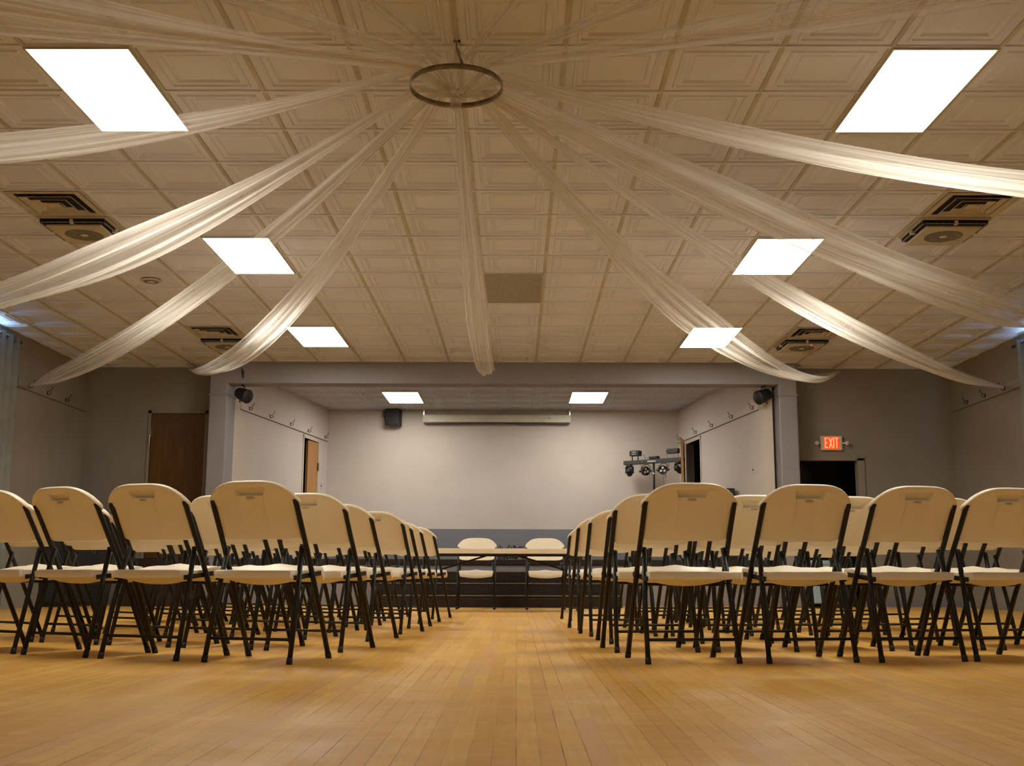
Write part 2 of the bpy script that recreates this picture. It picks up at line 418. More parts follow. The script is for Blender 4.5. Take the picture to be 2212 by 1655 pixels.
# stage doors
def stage_door(name, mt, s0, s1, top, side, label):
    o = thing(name, label, 'door'); o['kind'] = 'structure'; o.matrix_world = mt
    w_ = s1-s0
    bm = B(); t = .115*side
    for a, b, c, d in ((s0-.05, s0, SZ, top+.05), (s1, s1+.05, SZ, top+.05), (s0-.05, s1+.05, top, top+.05)):
        box(bm, a, b, -.012*side, t, c, d)
    obj('door_frame', bm, 'swall', o)
    return o
d3 = stage_door('door_3', mtL, (LD[0]-15.9)*kL, (LD[1]-15.9)*kL, LD[2], 1, 'orange oak door standing ajar at the side of the stage')
sL = (LD[1]-15.9)*kL
bm = B(); box(bm, -.46, -.005, .0, .04, SZ+.01, LD[2]-.01, mat=Matrix.Translation((sL, .0, 0)) @ Matrix.Rotation(math.radians(-3), 4, 'Z'))
obj('door_leaf', bm, 'wood_orange', d3)
for z in (2.3, .95):
    bm = B(); box(bm, sL-.016, sL+.02, -.018, -.004, z-.07, z+.07); obj('hinge', bm, 'dgrey', d3)
d4 = stage_door('door_4', mtR, (RD[0]-15.9)*kR, (RD[1]-15.9)*kR, RD[2], -1, 'orange edged door swung open beside the light stand')
sR = (RD[1]-15.9)*kR
bm = B(); box(bm, 0, .72, -.04, .0, SZ+.01, RD[2]+.02, mi=0, mat=Matrix.Translation((sR+.05, .03, 0)) @ Matrix.Rotation(math.radians(162), 4, 'Z'))
obj('door_leaf', bm, 'wood_orange', d4)
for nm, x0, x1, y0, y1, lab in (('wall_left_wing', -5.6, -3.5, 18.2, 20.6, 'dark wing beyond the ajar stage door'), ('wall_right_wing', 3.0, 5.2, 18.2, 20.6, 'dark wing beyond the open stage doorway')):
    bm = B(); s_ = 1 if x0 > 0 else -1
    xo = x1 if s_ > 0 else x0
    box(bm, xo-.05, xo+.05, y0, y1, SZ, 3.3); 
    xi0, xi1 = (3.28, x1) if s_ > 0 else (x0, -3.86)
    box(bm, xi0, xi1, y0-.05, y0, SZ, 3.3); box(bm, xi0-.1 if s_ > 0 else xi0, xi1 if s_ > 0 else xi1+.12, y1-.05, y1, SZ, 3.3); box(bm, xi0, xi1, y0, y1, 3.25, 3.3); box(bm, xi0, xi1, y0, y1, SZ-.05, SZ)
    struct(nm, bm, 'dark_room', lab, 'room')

# windows and curtains on the side walls
for i, (x, s_, y0, y1) in enumerate(((XL, 1, WIN[0], WIN[1]), (XR, -1, WIN[0]+.1, WIN[1]+.35))):
    side = ('opposite the exit sign side', 'on the exit sign side')[i]
    wn = thing('window_%d' % (i+1), 'daylit window hidden behind the %s curtain' % ('brown door side', 'exit side')[i], 'window', (x, y0, 0)); wn['kind'] = 'structure'
    bm = B(); box(bm, min(-.09*s_, -.075*s_), max(-.09*s_, -.075*s_), 0, y1-y0, WIN[2], WIN[3]); obj('pane', bm, 'daylight', wn)
    bm = B()
    for a, b, c, d in ((0, .05, WIN[2], WIN[3]), (y1-y0-.05, y1-y0, WIN[2], WIN[3]), ((y1-y0)/2-.03, (y1-y0)/2+.03, WIN[2], WIN[3]), (0, y1-y0, WIN[2], WIN[2]+.05)):
        box(bm, min(-.07*s_, -.02*s_), max(-.07*s_, -.02*s_), a, b, c, d)
    obj('window_frame', bm, 'white_trim', wn)
    yc1 = (13.56, 13.70)[i]; zt = 3.30
    cu = thing('curtain', ('blue grey grommet curtain hanging on the wall left of the brown door', 'blue grey grommet curtain hanging on the wall right of the exit doorway')[i], 'curtain', (x+s_*.09, 0, 0), 0, 'blue grey curtains on the side walls')
    bm = B(); n_ = 160; ya = 10.0
    cols = []
    for k in range(n_+1):
        y = ya + (yc1-ya)*k/n_; ph = (y-yc1)*2*PI/.2
        dx = .035*math.cos(ph)
        cols.append([bm.verts.new((dx*(1+.3*(zz < 1)), y, zz)) for zz in (.05, .8, 1.6, 2.4, 3.0, zt)])
    for a, b in zip(cols, cols[1:]):
        for q in range(5):
            f = bm.faces.new((a[q], b[q], b[q+1], a[q+1])); f.smooth = True
    cl = obj('curtain_panel', bm, 'curtain', cu)
    md = cl.modifiers.new('thick', 'SOLIDIFY'); md.thickness = .004
    bm = B(); tube(bm, [(0, ya-.1, zt-.045), (0, yc1+.06, zt-.045)], .011, 10); tube(bm, [(0, yc1+.06, zt-.045), (0, yc1+.1, zt-.045)], .02, 10); tube(bm, [(0, yc1+.03, zt-.045), (-s_*.085, yc1+.03, zt-.045)], .007, 8); obj('curtain_rod', bm, 'dgrey', cu)
    for k in range(6):
        y = yc1-.05-.1*k
        bm = B(); tube(bm, [(.0 + .028*math.cos(t)*0, y+.028*math.cos(t), zt-.045+.028*math.sin(t)) for t in [2*PI*q/14 for q in range(15)]], .006, 6, False)
        bmesh.ops.translate(bm, verts=bm.verts[:], vec=(s_*.035*math.cos((y-yc1)*2*PI/.2) + s_*.004, 0, 0)); obj('grommet', bm, 'chrome', cu)

# ------------------------------------------------------------------ ceiling panels
def ceiling_light(x, y, label, zc=CZ, mat='panel'):
    t = thing('ceiling_light', label, 'ceiling light', (x, y, zc), 0, 'lit ceiling panels')
    bm = B(); W, L = .292, .60
    for a, b, c, d in ((-W-.012, -W, -L-.012, L+.012), (W, W+.012, -L-.012, L+.012), (-W, W, -L-.012, -L), (-W, W, L, L+.012)): box(bm, a, b, c, d, -.012, .03)
    obj('panel_frame', bm, 'ceilbar', t)
    bm = B(); box(bm, -W, W, -L, L, -.008, .02); obj('diffuser', bm, mat, t)
    return t
rows = ['nearest the camera', 'in the middle row', 'in the row closest to the stage']
for i in range(3):
    y = GY + .61 + 3.66*i
    ceiling_light(-2.513, y, 'glowing rectangular ceiling panel %s, on the brown door side' % rows[i])
    ceiling_light(2.432, y, 'glowing rectangular ceiling panel %s, on the exit sign side' % rows[i])
for i in (2, 3):                       # the panels behind the camera
    for x, nm in ((-2.513, 'brown door'), (2.432, 'exit sign')):
        ceiling_light(x, GY + .61 - 3.66*i, 'glowing ceiling panel %s behind the camera, on the %s side' % (('', '', 'just', 'far')[i], nm), mat='panel_rear')
ceiling_light(-1.93, 18.86, 'glowing ceiling panel over the stage, above the black wall speaker', mat='panel_stage')
ceiling_light(1.205, 18.84, 'glowing ceiling panel over the stage, towards the light stand', mat='panel_stage')

# ------------------------------------------------------------------ air outlets
def diffuser(x, y, label):
    t = thing('ceiling_diffuser', label, 'air vent', (x, y, CZ), 0, 'square ceiling diffusers')
    bm = B(); W = .295
    for k, (a, b) in enumerate(((.295, .245), (.20, .165), (.13, .10))):   # flaring square rings, one inside the other
        for s in range(4):
            R = Matrix.Rotation(s*PI/2, 4, 'Z')
            zb = -.02
            ps = [(-a, -a, zb if k else -.004), (a, -a, zb if k else -.004), (b, -b, .03), (-b, -b, .03)]
            if k == 0: ps = [(-a, -a, -.006), (a, -a, -.006), (b, -b, -.006), (-b, -b, -.006)]
            quad(bm, *[R @ Vector(p) for p in ps])
            if k == 0: quad(bm, *[R @ Vector(p) for p in [(-b, -b, -.006), (b, -b, -.006), (b, -b, .012), (-b, -b, .012)]])
    obj('outlet_frame', bm, 'vent_metal', t)
    for a in (.20, .13, .06):
        bm = B()
        for s in range(4):
            R = Matrix.Rotation(s*PI/2, 4, 'Z'); b = a-.055
            b = max(b, .0)
            quad(bm, *[R @ Vector(p) for p in [(-a-.012, -a-.012, -.022), (a+.012, -a-.012, -.022), (a-.03, -a+.03, .006), (-a+.03, -a+.03, .006)]])
        o = obj('louvre_ring', bm, 'vent_metal', t)
        md = o.modifiers.new('thick', 'SOLIDIFY'); md.thickness = .003
    bm = B(); box(bm, -.05, .05, -.05, .05, -.022, -.018); obj('louvre_centre', bm, 'vent_metal', t)
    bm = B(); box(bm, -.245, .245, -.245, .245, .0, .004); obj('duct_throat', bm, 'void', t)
    return t
def cassette(x, y, label, led=False):
    t = thing('air_cassette', label, 'air conditioner', (x, y, CZ), 0, 'ceiling air cassettes')
    bm = B(); box(bm, -.29, .29, -.29, .29, -.02, .02, bev=.006); obj('housing', bm, 'vent_metal', t)
    bm = B(); box(bm, -.235, .235, -.235, .30, -.075, -.055, bev=.008); obj('face_panel', bm, 'vent_metal', t)
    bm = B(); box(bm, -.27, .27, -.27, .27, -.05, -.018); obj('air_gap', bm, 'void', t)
    for s, (nx, ny) in enumerate(((0, -1), (1, 0), (-1, 0))):
        bm = B(); R = Matrix.Rotation((0, PI/2, -PI/2)[s], 4, 'Z')
        box(bm, -.255, .255, -.014, .03, -.003, .003, mat=R @ Matrix.Translation((0, -.262, -.046)) @ Matrix.Rotation(math.radians(38), 4, 'X'))
        tube(bm, [R @ Vector((-.26, -.268, -.05)), R @ Vector((.26, -.268, -.05))], .006, 6)
        obj('air_flap', bm, 'dgrey' if s == 9 else 'grille', t)
        bm = B(); box(bm, -.012, .012, -.29, -.25, -.062, -.03, mat=R); obj('flap_clip', bm, 'ivory', t)
    bm = B(); lathe(bm, [(.158, -.0752), (.16, -.079), (.15, -.0795), (.148, -.0765)], (0, .02, 0), seg=36)
    for k in range(-7, 8):
        h = math.sqrt(max(0, .15**2-(.02*k)**2)); box(bm, -h, h, .02+.02*k-.003, .02+.02*k+.003, -.0775, -.075)
    obj('return_grille', bm, 'grille', t)
    bm = B(); lathe(bm, [(0, -.080), (.03, -.0805), (.034, -.075)], (0, .02, 0), seg=24); obj('grille_boss', bm, 'ivory', t)
    if led:
        bm = B(); lathe(bm, [(0, -.004), (.006, -.003), (.007, 0)], (.07, -.2, -.075), seg=10); obj('status_light', bm, 'led_red', t)
    return t
xa, xb = GX-5.5*TX, GX+6.5*TX
diffuser(xa, GY+4.5*TY, 'square stepped air vent before the cassette on the curtain side of the brown door, near')
diffuser(xb, GY+4.5*TY, 'square stepped air vent nearest the camera on the exit sign side')
diffuser(xa, GY+12.5*TY, 'square stepped air vent close to the stage on the brown door side')
diffuser(xb, GY+12.5*TY, 'square stepped air vent close to the stage on the exit sign side')
cassette(xa, GY+5.5*TY, 'ceiling air cassette with round grille nearest the camera, brown door side')
cassette(xb, GY+5.5*TY, 'ceiling air cassette with round grille nearest the camera, exit sign side')
cassette(xa, GY+13.5*TY, 'ceiling air cassette close to the stage, brown door side')
cassette(xb, GY+13.5*TY, 'ceiling air cassette close to the stage with a red status light', True)
t = thing('return_vent', 'grey perforated return air panel in the middle of the ceiling', 'air vent', (GX+.5*TX, GY+9*TY, CZ))
bm = B(); W, L = .292, .595
for a, b, c, d in ((-W-.012, -W, -L-.012, L+.012), (W, W+.012, -L-.012, L+.012), (-W, W, -L-.012, -L), (-W, W, L, L+.012)): box(bm, a, b, c, d, -.008, .02)
obj('vent_frame', bm, 'ceilbar', t)
bm = B(); n_ = 40
for k in range(n_): box(bm, -W, W, -L+2*L*(k+.15)/n_, -L+2*L*(k+.75)/n_, -.004, .0)
for k in range(20): box(bm, -W+2*W*(k+.1)/20, -W+2*W*(k+.6)/20, -L, L, -.002, .001)
obj('vent_screen', bm, 'vent_grey', t)
bm = B(); box(bm, -W, W, -L, L, .001, .006); obj('vent_backing', bm, 'dgrey', t)
t = thing('smoke_detector', 'round smoke detector on the ceiling between the near cassette and a sheer drape', 'smoke detector', (-3.75, 11.17, CZ+.007))
bm = B(); lathe(bm, [(.095, .0), (.10, -.006), (.10, -.010), (.09, -.018), (.03, -.022), (0, -.022)], seg=28); obj('detector_body', bm, 'beige_plastic', t, True)
bm = B(); lathe(bm, [(.078, -.0195), (.07, -.0235), (.06, -.0215)], seg=28); obj('detector_slot', bm, 'grille', t)

# ------------------------------------------------------------------ hoop and sheer drapes
RC = Vector((-.342, 5.9, 3.156)); RR = .26
t = thing('drape_hoop', 'metal hoop hanging from the ceiling where all the sheer drapes meet', 'hoop', tuple(RC))
bm = B(); lathe(bm, [(RR, -.052), (RR, -.020), (RR-.005, -.020), (RR-.005, -.052), (RR, -.052)], seg=64); obj('hoop_band', bm, 'galv', t)
bm = B(); tube(bm, [(0, 0, .24), (0, 0, .20), (.0, -.012, .19), (0, -.02, .20), (0, -.014, .21)], .004, 6); box(bm, -.02, .02, -.008, .008, .228, .24); obj('ceiling_hook', bm, 'black', t)
bm = B(); p0, p1 = Vector((0, -.01, .192)), Vector((.045, -RR+.01, -.02)); n_ = 16
for k in range(n_):
    c0 = p0.lerp(p1, k/n_); c1 = p0.lerp(p1, (k+1.25)/n_); d = (c1-c0); sd = Vector((1, 0, 0)) if k % 2 else Vector((0, .5, .8)); sd = (sd-d.normalized()*sd.dot(d.normalized())).normalized()*.0065
    tube(bm, [c0, c0.lerp(c1, .3)+sd, c0.lerp(c1, .7)+sd, c1, c0.lerp(c1, .7)-sd, c0.lerp(c1, .3)-sd, c0], .0022, 5, False)
obj('chain', bm, 'black', t)
bm = B(); tube(bm, [(.0, -.01, .19), (-.03, .12, .1), (-.06, RR-.004, .01)], .0012, 5); tube(bm, [(.0, -.01, .19), (.14, .08, .08), (.22, .13, .012)], .0012, 5); obj('wire', bm, 'dgrey', t)

DR_DATA = [  # end point, sag, width, thin, label
 ((-.393, 15.66, 3.30), .52, .23, 0, 'sheer drape running straight from the hoop to the middle of the beam'),
 ((-4.78, 16.08, 3.38), .52, .28, 0, 'sheer drape swooping down to the ceiling edge above the brown door'),
 ((4.70, 16.08, 3.37), .60, .36, 0, 'sheer drape swooping to the ceiling edge above the exit sign, past a lit panel'),
 ((XL+.03, 14.14, 2.80), .28, .26, 0, 'sheer drape tied to the coat rail on the curtain wall near the brown door'),
 ((XR-.03, 14.27, 2.83), .28, .29, 0, 'sheer drape tied to the coat rail on the wall right of the exit doorway'),
 ((XR-.03, 12.5, 3.2), .10, .55, 0, 'broad sheer drape with a dark fold crossing behind the middle lit panel, exit side'),
 ((XR-.03, 6.0, 2.6), .30, .42, 0, 'bright sheer drape below the nearest lit panel on the exit side'),
 ((XR-.03, 1.0, 2.6), .20, .34, 1, 'thin sheer drape above the nearest lit panel on the exit side'),
 ((XL+.03, 4.0, 2.6), .52, .35, 0, 'bright sheer drape crossing the lower edge of the nearest lit panel, brown door side'),
 ((XL+.03, 2.0, 2.6), .10, .50, 0, 'wide sheer drape above the nearest lit panel on the brown door side'),
 ((XL+.03, 9.5, 2.6), .40, .38, 0, 'pale sheer drape fading out beside the near cassette, brown door side'),
 ((XL+.03, -2.9, 2.8), .45, .26, 1, 'shaded sheer drape reaching up and left from the hoop, towards the camera'),
 ((-4.6, Y0+.02, 2.8), .2, .30, 1, 'shaded sheer drape second of those passing over the camera'),
 ((-.5, Y0+.02, 2.6), .30, .30, 1, 'shaded sheer drape going straight up from the hoop over the camera'),
 ((2.9, Y0+.02, 2.6), .40, .28, 1, 'shaded sheer drape rising right of the hoop chain'),
 ((XR-.03, -.3, 3.0), .02, .24, 1, 'shaded sheer drape between the hoop chain and the thin drape, exit side'),
]
def drape(E, sag, width, thin, label, seed):
    rnd = random.Random(seed)
    E = Vector(E); d = E-RC; d.z = 0; d.normalize(); n = Vector((-d.y, d.x, 0))
    A = RC + d*(RR-.0); A.z = RC.z
    K = RC + d*.05 + Vector((0, .05, -.04))
    NT, NU = 56, 30
    ph = [rnd.uniform(0, 6.28) for _ in range(6)]
    bm = B(); uvl = bm.loops.layers.uv.new('UVMap'); grid = []
    for i in range(-4, NT+1):
        t = max(0, i)/NT
        if i < 0:
            c = K.lerp(A + Vector((0, 0, .03)), (i+4)/4); wv = .05 + .02*(i+4)/4
        else:
            c = A.lerp(E, t); c.z -= 4*sag*t*(1-t); c.z += .03*(1-t)
            wv = width*(.26 + .74*ss(0, .42, t))*(1-.86*ss(.80, 1.0, t)**1.4) if E.y > 15 or abs(E.x) > 6 else width*(.26+.74*ss(0, .4, t))
        row = []
        for j in range(NU+1):
            u = j/NU*2-1
            uu = u + .055*math.sin(u*5+ph[0]+t*4) + .03*math.sin(u*9+ph[1]-t*3)
            amp = .008 + .032*wv
            z = amp*(math.sin(u*8+ph[2]+t*2.2) + .6*math.sin(u*15+ph[3]-t*3.1) + .4*math.sin(u*27+ph[4]+t*5))
            z += -.22*wv*(1-u*u) + .02*math.sin(t*9+ph[5])*u*wv*4
            row.append(bm.verts.new(c + n*(uu*wv/2) + Vector((0, 0, z))))
        grid.append(row)
    for i in range(len(grid)-1):
        for j in range(NU):
            f = bm.faces.new((grid[i][j], grid[i][j+1], grid[i+1][j+1], grid[i+1][j])); f.smooth = True
            for lp, (a, b) in zip(f.loops, ((i, j), (i, j+1), (i+1, j+1), (i+1, j))): lp[uvl].uv = (b/NU*width/.25, a/NT*(E-A).length/4)
    o = obj('drape', bm, 'tulle_thin' if thin else 'tulle')
    tag(o, label, 'drape', 'sheer ceiling drapes')
    return o
for k, dd in enumerate(DR_DATA): drape(*dd, seed=11+k)
bm = B(); lathe(bm, [(.012, -.06), (.03, -.045), (.036, -.02), (.03, .0), (.034, .02), (.02, .04), (.05, .06)], (RC.x-.015, RC.y+RR-.03, RC.z-.02), seg=18)
tag(obj('drape_knot', bm, 'tulle', None, True), 'gathered white knot of tulle at the far rim of the hoop', 'knot')

# ------------------------------------------------------------------ folding chairs
def chair_back():
    xsn = [-1, -.99, -.965, -.92, -.85, -.76, -.66, -.54, -.44, -.37, -.325, -.312, -.295, -.27, -.18, -.09, 0]
    xsn = xsn + [-a for a in reversed(xsn[:-1])]
    vs = [0, .012, .04, .09, .18, .3, .42, .54, .64, .70, .735, .75, .76, .768, .80, .835, .858, .866, .876, .89, .905, .93, .955, .975, .99, 1.0]
    rear, front = [], []
    for v in vs:
        r1, r2 = [], []
        hw = .221 + .025*ss(.80, .86, v)
        for s in xsn:
            zt = .906 - .096*abs(s)**3.9; zb = .616 + .022*abs(s)**9
            z = zb + v*(zt-zb); x = s*hw
            e = (1-abs(s)**14)*(1-(max(0, 2*v-1))**16)
            th = .017*max(0., e)**.5 + .003
            rim = .013*ss(.86, .95, v)*max(0, 1-((v-.95)/.05)**2 if v > .95 else 1)
            lean = -.072 - .60*(z-.60)                   # leans back with the tubes
            c = lean - .026*(1-s*s)
            dent = .0
            if abs(s) < .318 and .755 < v < .870: dent = .036*(.872-v)/(.872-.757) + .004
            elif abs(s) < .300 - .05*(.75-v) and v <= .755: dent = .0065*ss(.05, .65, v)
            r1.append(Vector((x, c-th-rim+dent, z))); r2.append(Vector((x, max(c+th*.8+rim*.3+.013*math.exp(-((v-.79)/.11)**2-(s/.5)**4), c-th-rim+dent+.003), z)))
        rear.append(r1); front.append(r2)
    bm = shell(B(), rear, front)
    bm.verts.ensure_lookup_table(); m = len(xsn); nb = len(vs)*m
    for base in (0, nb):                           # crisp lower edge
        for j in range(m-1):
            e = bm.edges.get((bm.verts[base+j], bm.verts[base+j+1]))
            if e: e.smooth = False
    return bm
def chair_seat():
    ss_ = [-1, -.985, -.94, -.84, -.7, -.5, -.3, -.15, 0]; ss_ = ss_ + [-a for a in reversed(ss_[:-1])]
    ts = [0, .012, .03, .06, .12, .22, .34, .46, .58, .7, .8, .88, .93, .965, .985, 1]
    top, bot = [], []
    for t in ts:
        a, b = [], []
        for s in ss_:
            hw = .210 - .012*ss(.85, 1, t); y = -.205 + .42*t; x = s*hw
            z = .462 - .012*(1-s*s)*math.exp(-((t-.3)/.2)**2) + .022*ss(.35, .8, t) - .034*ss(.86, 1.0, t)**1.3
            z += .019*math.exp(-(s/.3)**2)*math.exp(-((t-.62)/.14)**2) - .020*(1-s*s)*ss(.78, .97, t)
            zb = z - .043 - .024*(1-s*s)*ss(.02, .2, t)*(1-ss(.9, 1, t))
            z -= .006*(abs(s)**12 + (1-ss(0, .03, t)))
            a.append(Vector((x, y, z))); b.append(Vector((x*.985, y + (.004 if t == 0 else 0), zb)))
        top.append(a); bot.append(b)
    return shell(B(), top, bot, sharp=True)
def make_chair(label):
    t = thing('folding_chair', label, 'chair')
    obj('backrest', chair_back(), 'plastic', t, True)
    obj('seat', chair_seat(), 'plastic', t, True)
    bm = B(); lathe(bm, [(0, -.002), (.020, -.002), (.024, .002), (0, .002)], (0, 0, 0), 'Y', 18, mat=Matrix.Scale(.26, 4, (0, 0, 1)))
    bmesh.ops.transform(bm, matrix=Matrix.Translation((.0, -.2515, .822)) @ Matrix.Rotation(math.radians(-31), 4, 'X'), verts=bm.verts[:]); obj('maker_mark', bm, 'plate', t)
    for s in (-1, 1):
        bm = B(); tube(bm, [(.2285*s, .222, .012), (.229*s, .06, .33), (.2285*s, -.075, .575), (.228*s, -.108, .63), (.228*s, -.202, .79), (.226*s, -.217, .815)], .0136, 10, flat=1.0)
        lg = obj('leg', bm, 'steel', t)
        bm = B(); tube(bm, [(.2285*s, .228, .0), (.2285*s, .214, .030)], .0158, 10); obj('foot_cap', bm, 'rubber', lg)
        bm = B(); tube(bm, [(.2285*s, -.22, .012), (.222*s, -.15, .30), (.204*s, -.078, .58)], .0128, 10)
        lg = obj('leg', bm, 'steel', t)
        bm = B(); tube(bm, [(.2285*s, -.223, .0), (.228*s, -.2155, .032)], .0150, 10); obj('foot_cap', bm, 'rubber', lg)
        bm = B(); box(bm, .206*s-.006, .206*s+.006, -.165, .125, -.012, .012, mat=Matrix.Translation((.008*s, 0, .435)) @ Matrix.Rotation(math.radians(5), 4, 'X')); obj('seat_bracket', bm, 'steel', t)
        bm = B(); lathe(bm, [(.0, -.012), (.011, -.012), (.012, .012), (0, .012)], (.219*s, -.078, .575), 'X', 10); obj('pivot_bolt', bm, 'dgrey', t)
    bm = B(); tube(bm, [(-.226, -.1925, .118), (.226, -.1925, .118)], .0078, 8); obj('stretcher', bm, 'steel', t)
    bm = B(); tube(bm, [(-.21, .035, .392), (.21, .035, .392)], .008, 8); obj('seat_rod', bm, 'steel', t)
    return t
ORD = ['aisle', 'second', 'third', 'fourth', 'fifth', 'sixth']
ROWN = ['front-most to the camera', 'second', 'third', 'fourth', 'fifth', 'sixth', 'last']
def chair_label(block, r, i, extra=''):
    row = ['row closest to the camera', 'second row', 'third row', 'fourth row', 'fifth row', 'sixth row', 'row closest to the stage'][r]
    seat = 'at the aisle' if i == 0 else ORD[i] + ' from the aisle'
    return 'white folding chair %s, %s, %s block' % (seat, row, block)
proto = [None]
def place(x, y, a, label, group):
    """a: turned clockwise, in degrees"""
    if proto[0] is None:
        proto[0] = make_chair(label); o = proto[0]; o.scale = (1.035, 1.0, 1.0); o.location = (x, y, 0); o.rotation_euler = (0, 0, -math.radians(a)); o['group'] = group
        return o
    return dup(proto[0], (x, y, 0), -math.radians(a), label, group)
rj = random.Random(3)
# block on the brown-door side: aisle chairs measured, the rest follow the arc of the row
first_row = [(-1.285, 5.965, 16), (-1.88, 6.165, 20), (-2.385, 6.39, 27), (-2.875, 6.66, 29)]
for i, (x, y, a) in enumerate(first_row): place(x, y, a, chair_label('left', 0, i), 'folding chairs in rows')
def foot_to_centre(fx, fy, a):     # front foot on the aisle side -> chair centre
    r = math.radians(a)
    return fx, fy, r
L_rows = [(-.877, 6.98, 18), (-.85, 8.03, 17), (-.742, 8.94, 16), (-.747, 9.82, 18), (-.731, 10.70, 18), (-.688, 11.73, 19)]
for r, (fx, fy, a) in enumerate(L_rows):
    ra = math.radians(a); fw = Vector((math.sin(ra), math.cos(ra))); rt = Vector((math.cos(ra), -math.sin(ra)))
    c = Vector((fx, fy)) - fw*.222 - rt*.2285
    for i in range(5):
        place(c.x, c.y, a + rj.uniform(-2, 2), chair_label('left', r+1, i), 'folding chairs in rows')
        sl = math.radians(19 + 3*i + rj.uniform(-1, 1)); c = c + Vector((-.565*math.cos(sl), .565*math.sin(sl))); a += 3.2
right_first = [(.865, 6.03, 7.5), (1.474, 6.105, 10), (2.06, 6.195, 12), (2.575, 6.30, 14.5)]
for i, (x, y, a) in enumerate(right_first): place(x, y, -a, chair_label('right', 0, i), 'folding chairs in rows')
R_rows = [(.533, 7.038, 7), (.564, 7.848, 7), (.489, 8.704, 8), (.45, 9.615, 8), (.455, 10.55, 8), (.464, 11.50, 8)]
for r, (fx, fy, a) in enumerate(R_rows):
    ra = math.radians(-a); fw = Vector((math.sin(ra), math.cos(ra))); rt = Vector((math.cos(ra), -math.sin(ra)))
    c = Vector((fx, fy)) - fw*.222 + rt*.2285
    for i in range(5):
        if not (r == 4 and i == 0):
            place(c.x, c.y, -a + rj.uniform(-1.5, 1.5), chair_label('right', r+1, i), 'folding chairs in rows')
        sl = math.radians(7 + 1.6*i + rj.uniform(-1, 1)); c = c + Vector((.585*math.cos(sl), .585*math.sin(sl))); a += 2.2
place(-.515, 14.63, 180, 'white folding chair facing the camera behind the table, nearer the brown door', 'chairs behind the folding table')
place(.367, 14.63, 180, 'white folding chair facing the camera behind the table, nearer the light stand', 'chairs behind the folding table')

# ------------------------------------------------------------------ folding table
t = thing('folding_table', 'long almond folding table with black legs before the stage steps', 'table', (-.17, 13.73, 0))
bm = B(); box(bm, -1.22, 1.22, -.38, .38, .676, .737, bev=.008); obj('tabletop', bm, 'table', t)
bm = B()
for y in (-.33, .33): box(bm, -1.15, 1.15, y-.012, y+.012, .655, .684)
for x in (-.9, .9): box(bm, x-.012, x+.012, -.33, .33, .655, .684)
obj('table_frame', bm, 'steel', t)
for s in (-1, 1):
    bm = B(); x = .92*s
    for y in (-.24, .24): tube(bm, [(x, y, .012), (x, y, .66)], .0165, 10)
    tube(bm, [(x, -.24, .13), (x, .24, .13)], .011, 8); tube(bm, [(x, -.30, .018), (x, .30, .018)], .016, 10)
    lg = obj('leg', bm, 'steel', t)
    bm = B()
    for y in (-.27, .27): box(bm, x-.022, x+.022, y-.022, y+.022, 0, .02)
    obj('foot_cap', bm, 'rubber', lg)
    bm = B(); tube(bm, [(.91*s, -.05, .44), (.16*s, -.05, .668)], .011, 8); obj('brace', bm, 'steel', t)
bm = B(); box(bm, -.22, .22, -.07, -.03, .655, .684); obj('brace_plate', bm, 'steel', t)

# ------------------------------------------------------------------ things on the stage
t = thing('cable_bundle', 'tangle of black cables lying on the stage edge behind the table', 'cables', (0, 16.35, SZ))
rc = random.Random(5)
for k in range(5):
    bm = B(); cx = -.18+.07*k; pts = []
    for q in range(17):
        a = 2*PI*q/16*1.0
        pts.append((cx+.10*math.cos(a)*rc.uniform(.8, 1.2), .06*k+.05*math.sin(a), .02+.09*(1+math.sin(a*2+k))*rc.uniform(.5, 1.1)))
    tube(bm, pts, .007, 6); obj('cable', bm, 'black', t)
bm = B(); tube(bm, [(-.25, .0, .2), (-.16, .03, .14), (0, 0, .17), (.13, .02, .205), (.26, .01, .17), (.33, 0, .15), (.36, 0, .006)], .0055, 6); obj('cable', bm, 'black', t)
bm = B(); tube(bm, [(-.20, .02, .006), (-.225, .02, .15), (-.25, .0, .22)], .0055, 6); obj('cable', bm, 'black', t)
bm = B(); box(bm, -.17, .12, .0, .12, .135, .165, bev=.01)
for x in (-.13, -.01, .10): box(bm, x-.008, x+.008, .03, .09, 0, .14)
obj('cable_rack', bm, 'black', t)
bm = B(); lathe(bm, [(.062, 0), (.06, .008), (.012, .12), (.008, .16), (0, .16)], (-.215, 16.28, SZ), seg=20)
tag(obj('floor_stand_base', bm, 'black', None, True), 'small black cone shaped stand base on the stage edge under the table', 'stand base')
t = thing('power_box', 'black control box with white plugs on the stage edge by the table end', 'control box', (.80, 16.32, SZ))
bm = B(); box(bm, -.13, .14, -.06, .10, 0, .105, bev=.008); obj('box_body', bm, 'black', t)
for x, z in ((-.06, .085), (-.065, .05), (-.07, .018), (.0, .06), (.06, .085), (.06, .03)):
    bm = B(); lathe(bm, [(0, -.018), (.010, -.018), (.012, 0), (.012, .01)], (x, -.062, z), 'Y', 10); obj('plug', bm, 'lens', t)
t = thing('wire_hanger', 'chrome hooked wire hanger standing behind the table near the exit side chairs', 'hanger', (.80, 16.44, SZ))
bm = B(); tube(bm, [(-.20, 0, .11), (-.02, 0, .175), (0, 0, .18), (.02, 0, .175), (.20, 0, .11), (.19, 0, .1), (-.19, 0, .1), (-.20, 0, .11)], .005, 6); obj('hanger_frame', bm, 'dgrey', t)
bm = B(); tube(bm, [(0, 0, .18), (0, 0, .22), (-.012, 0, .235), (-.005, 0, .262), (.02, 0, .268), (.038, 0, .25), (.042, 0, .23)], .0055, 6); obj('hanger_hook', bm, 'chrome', t)
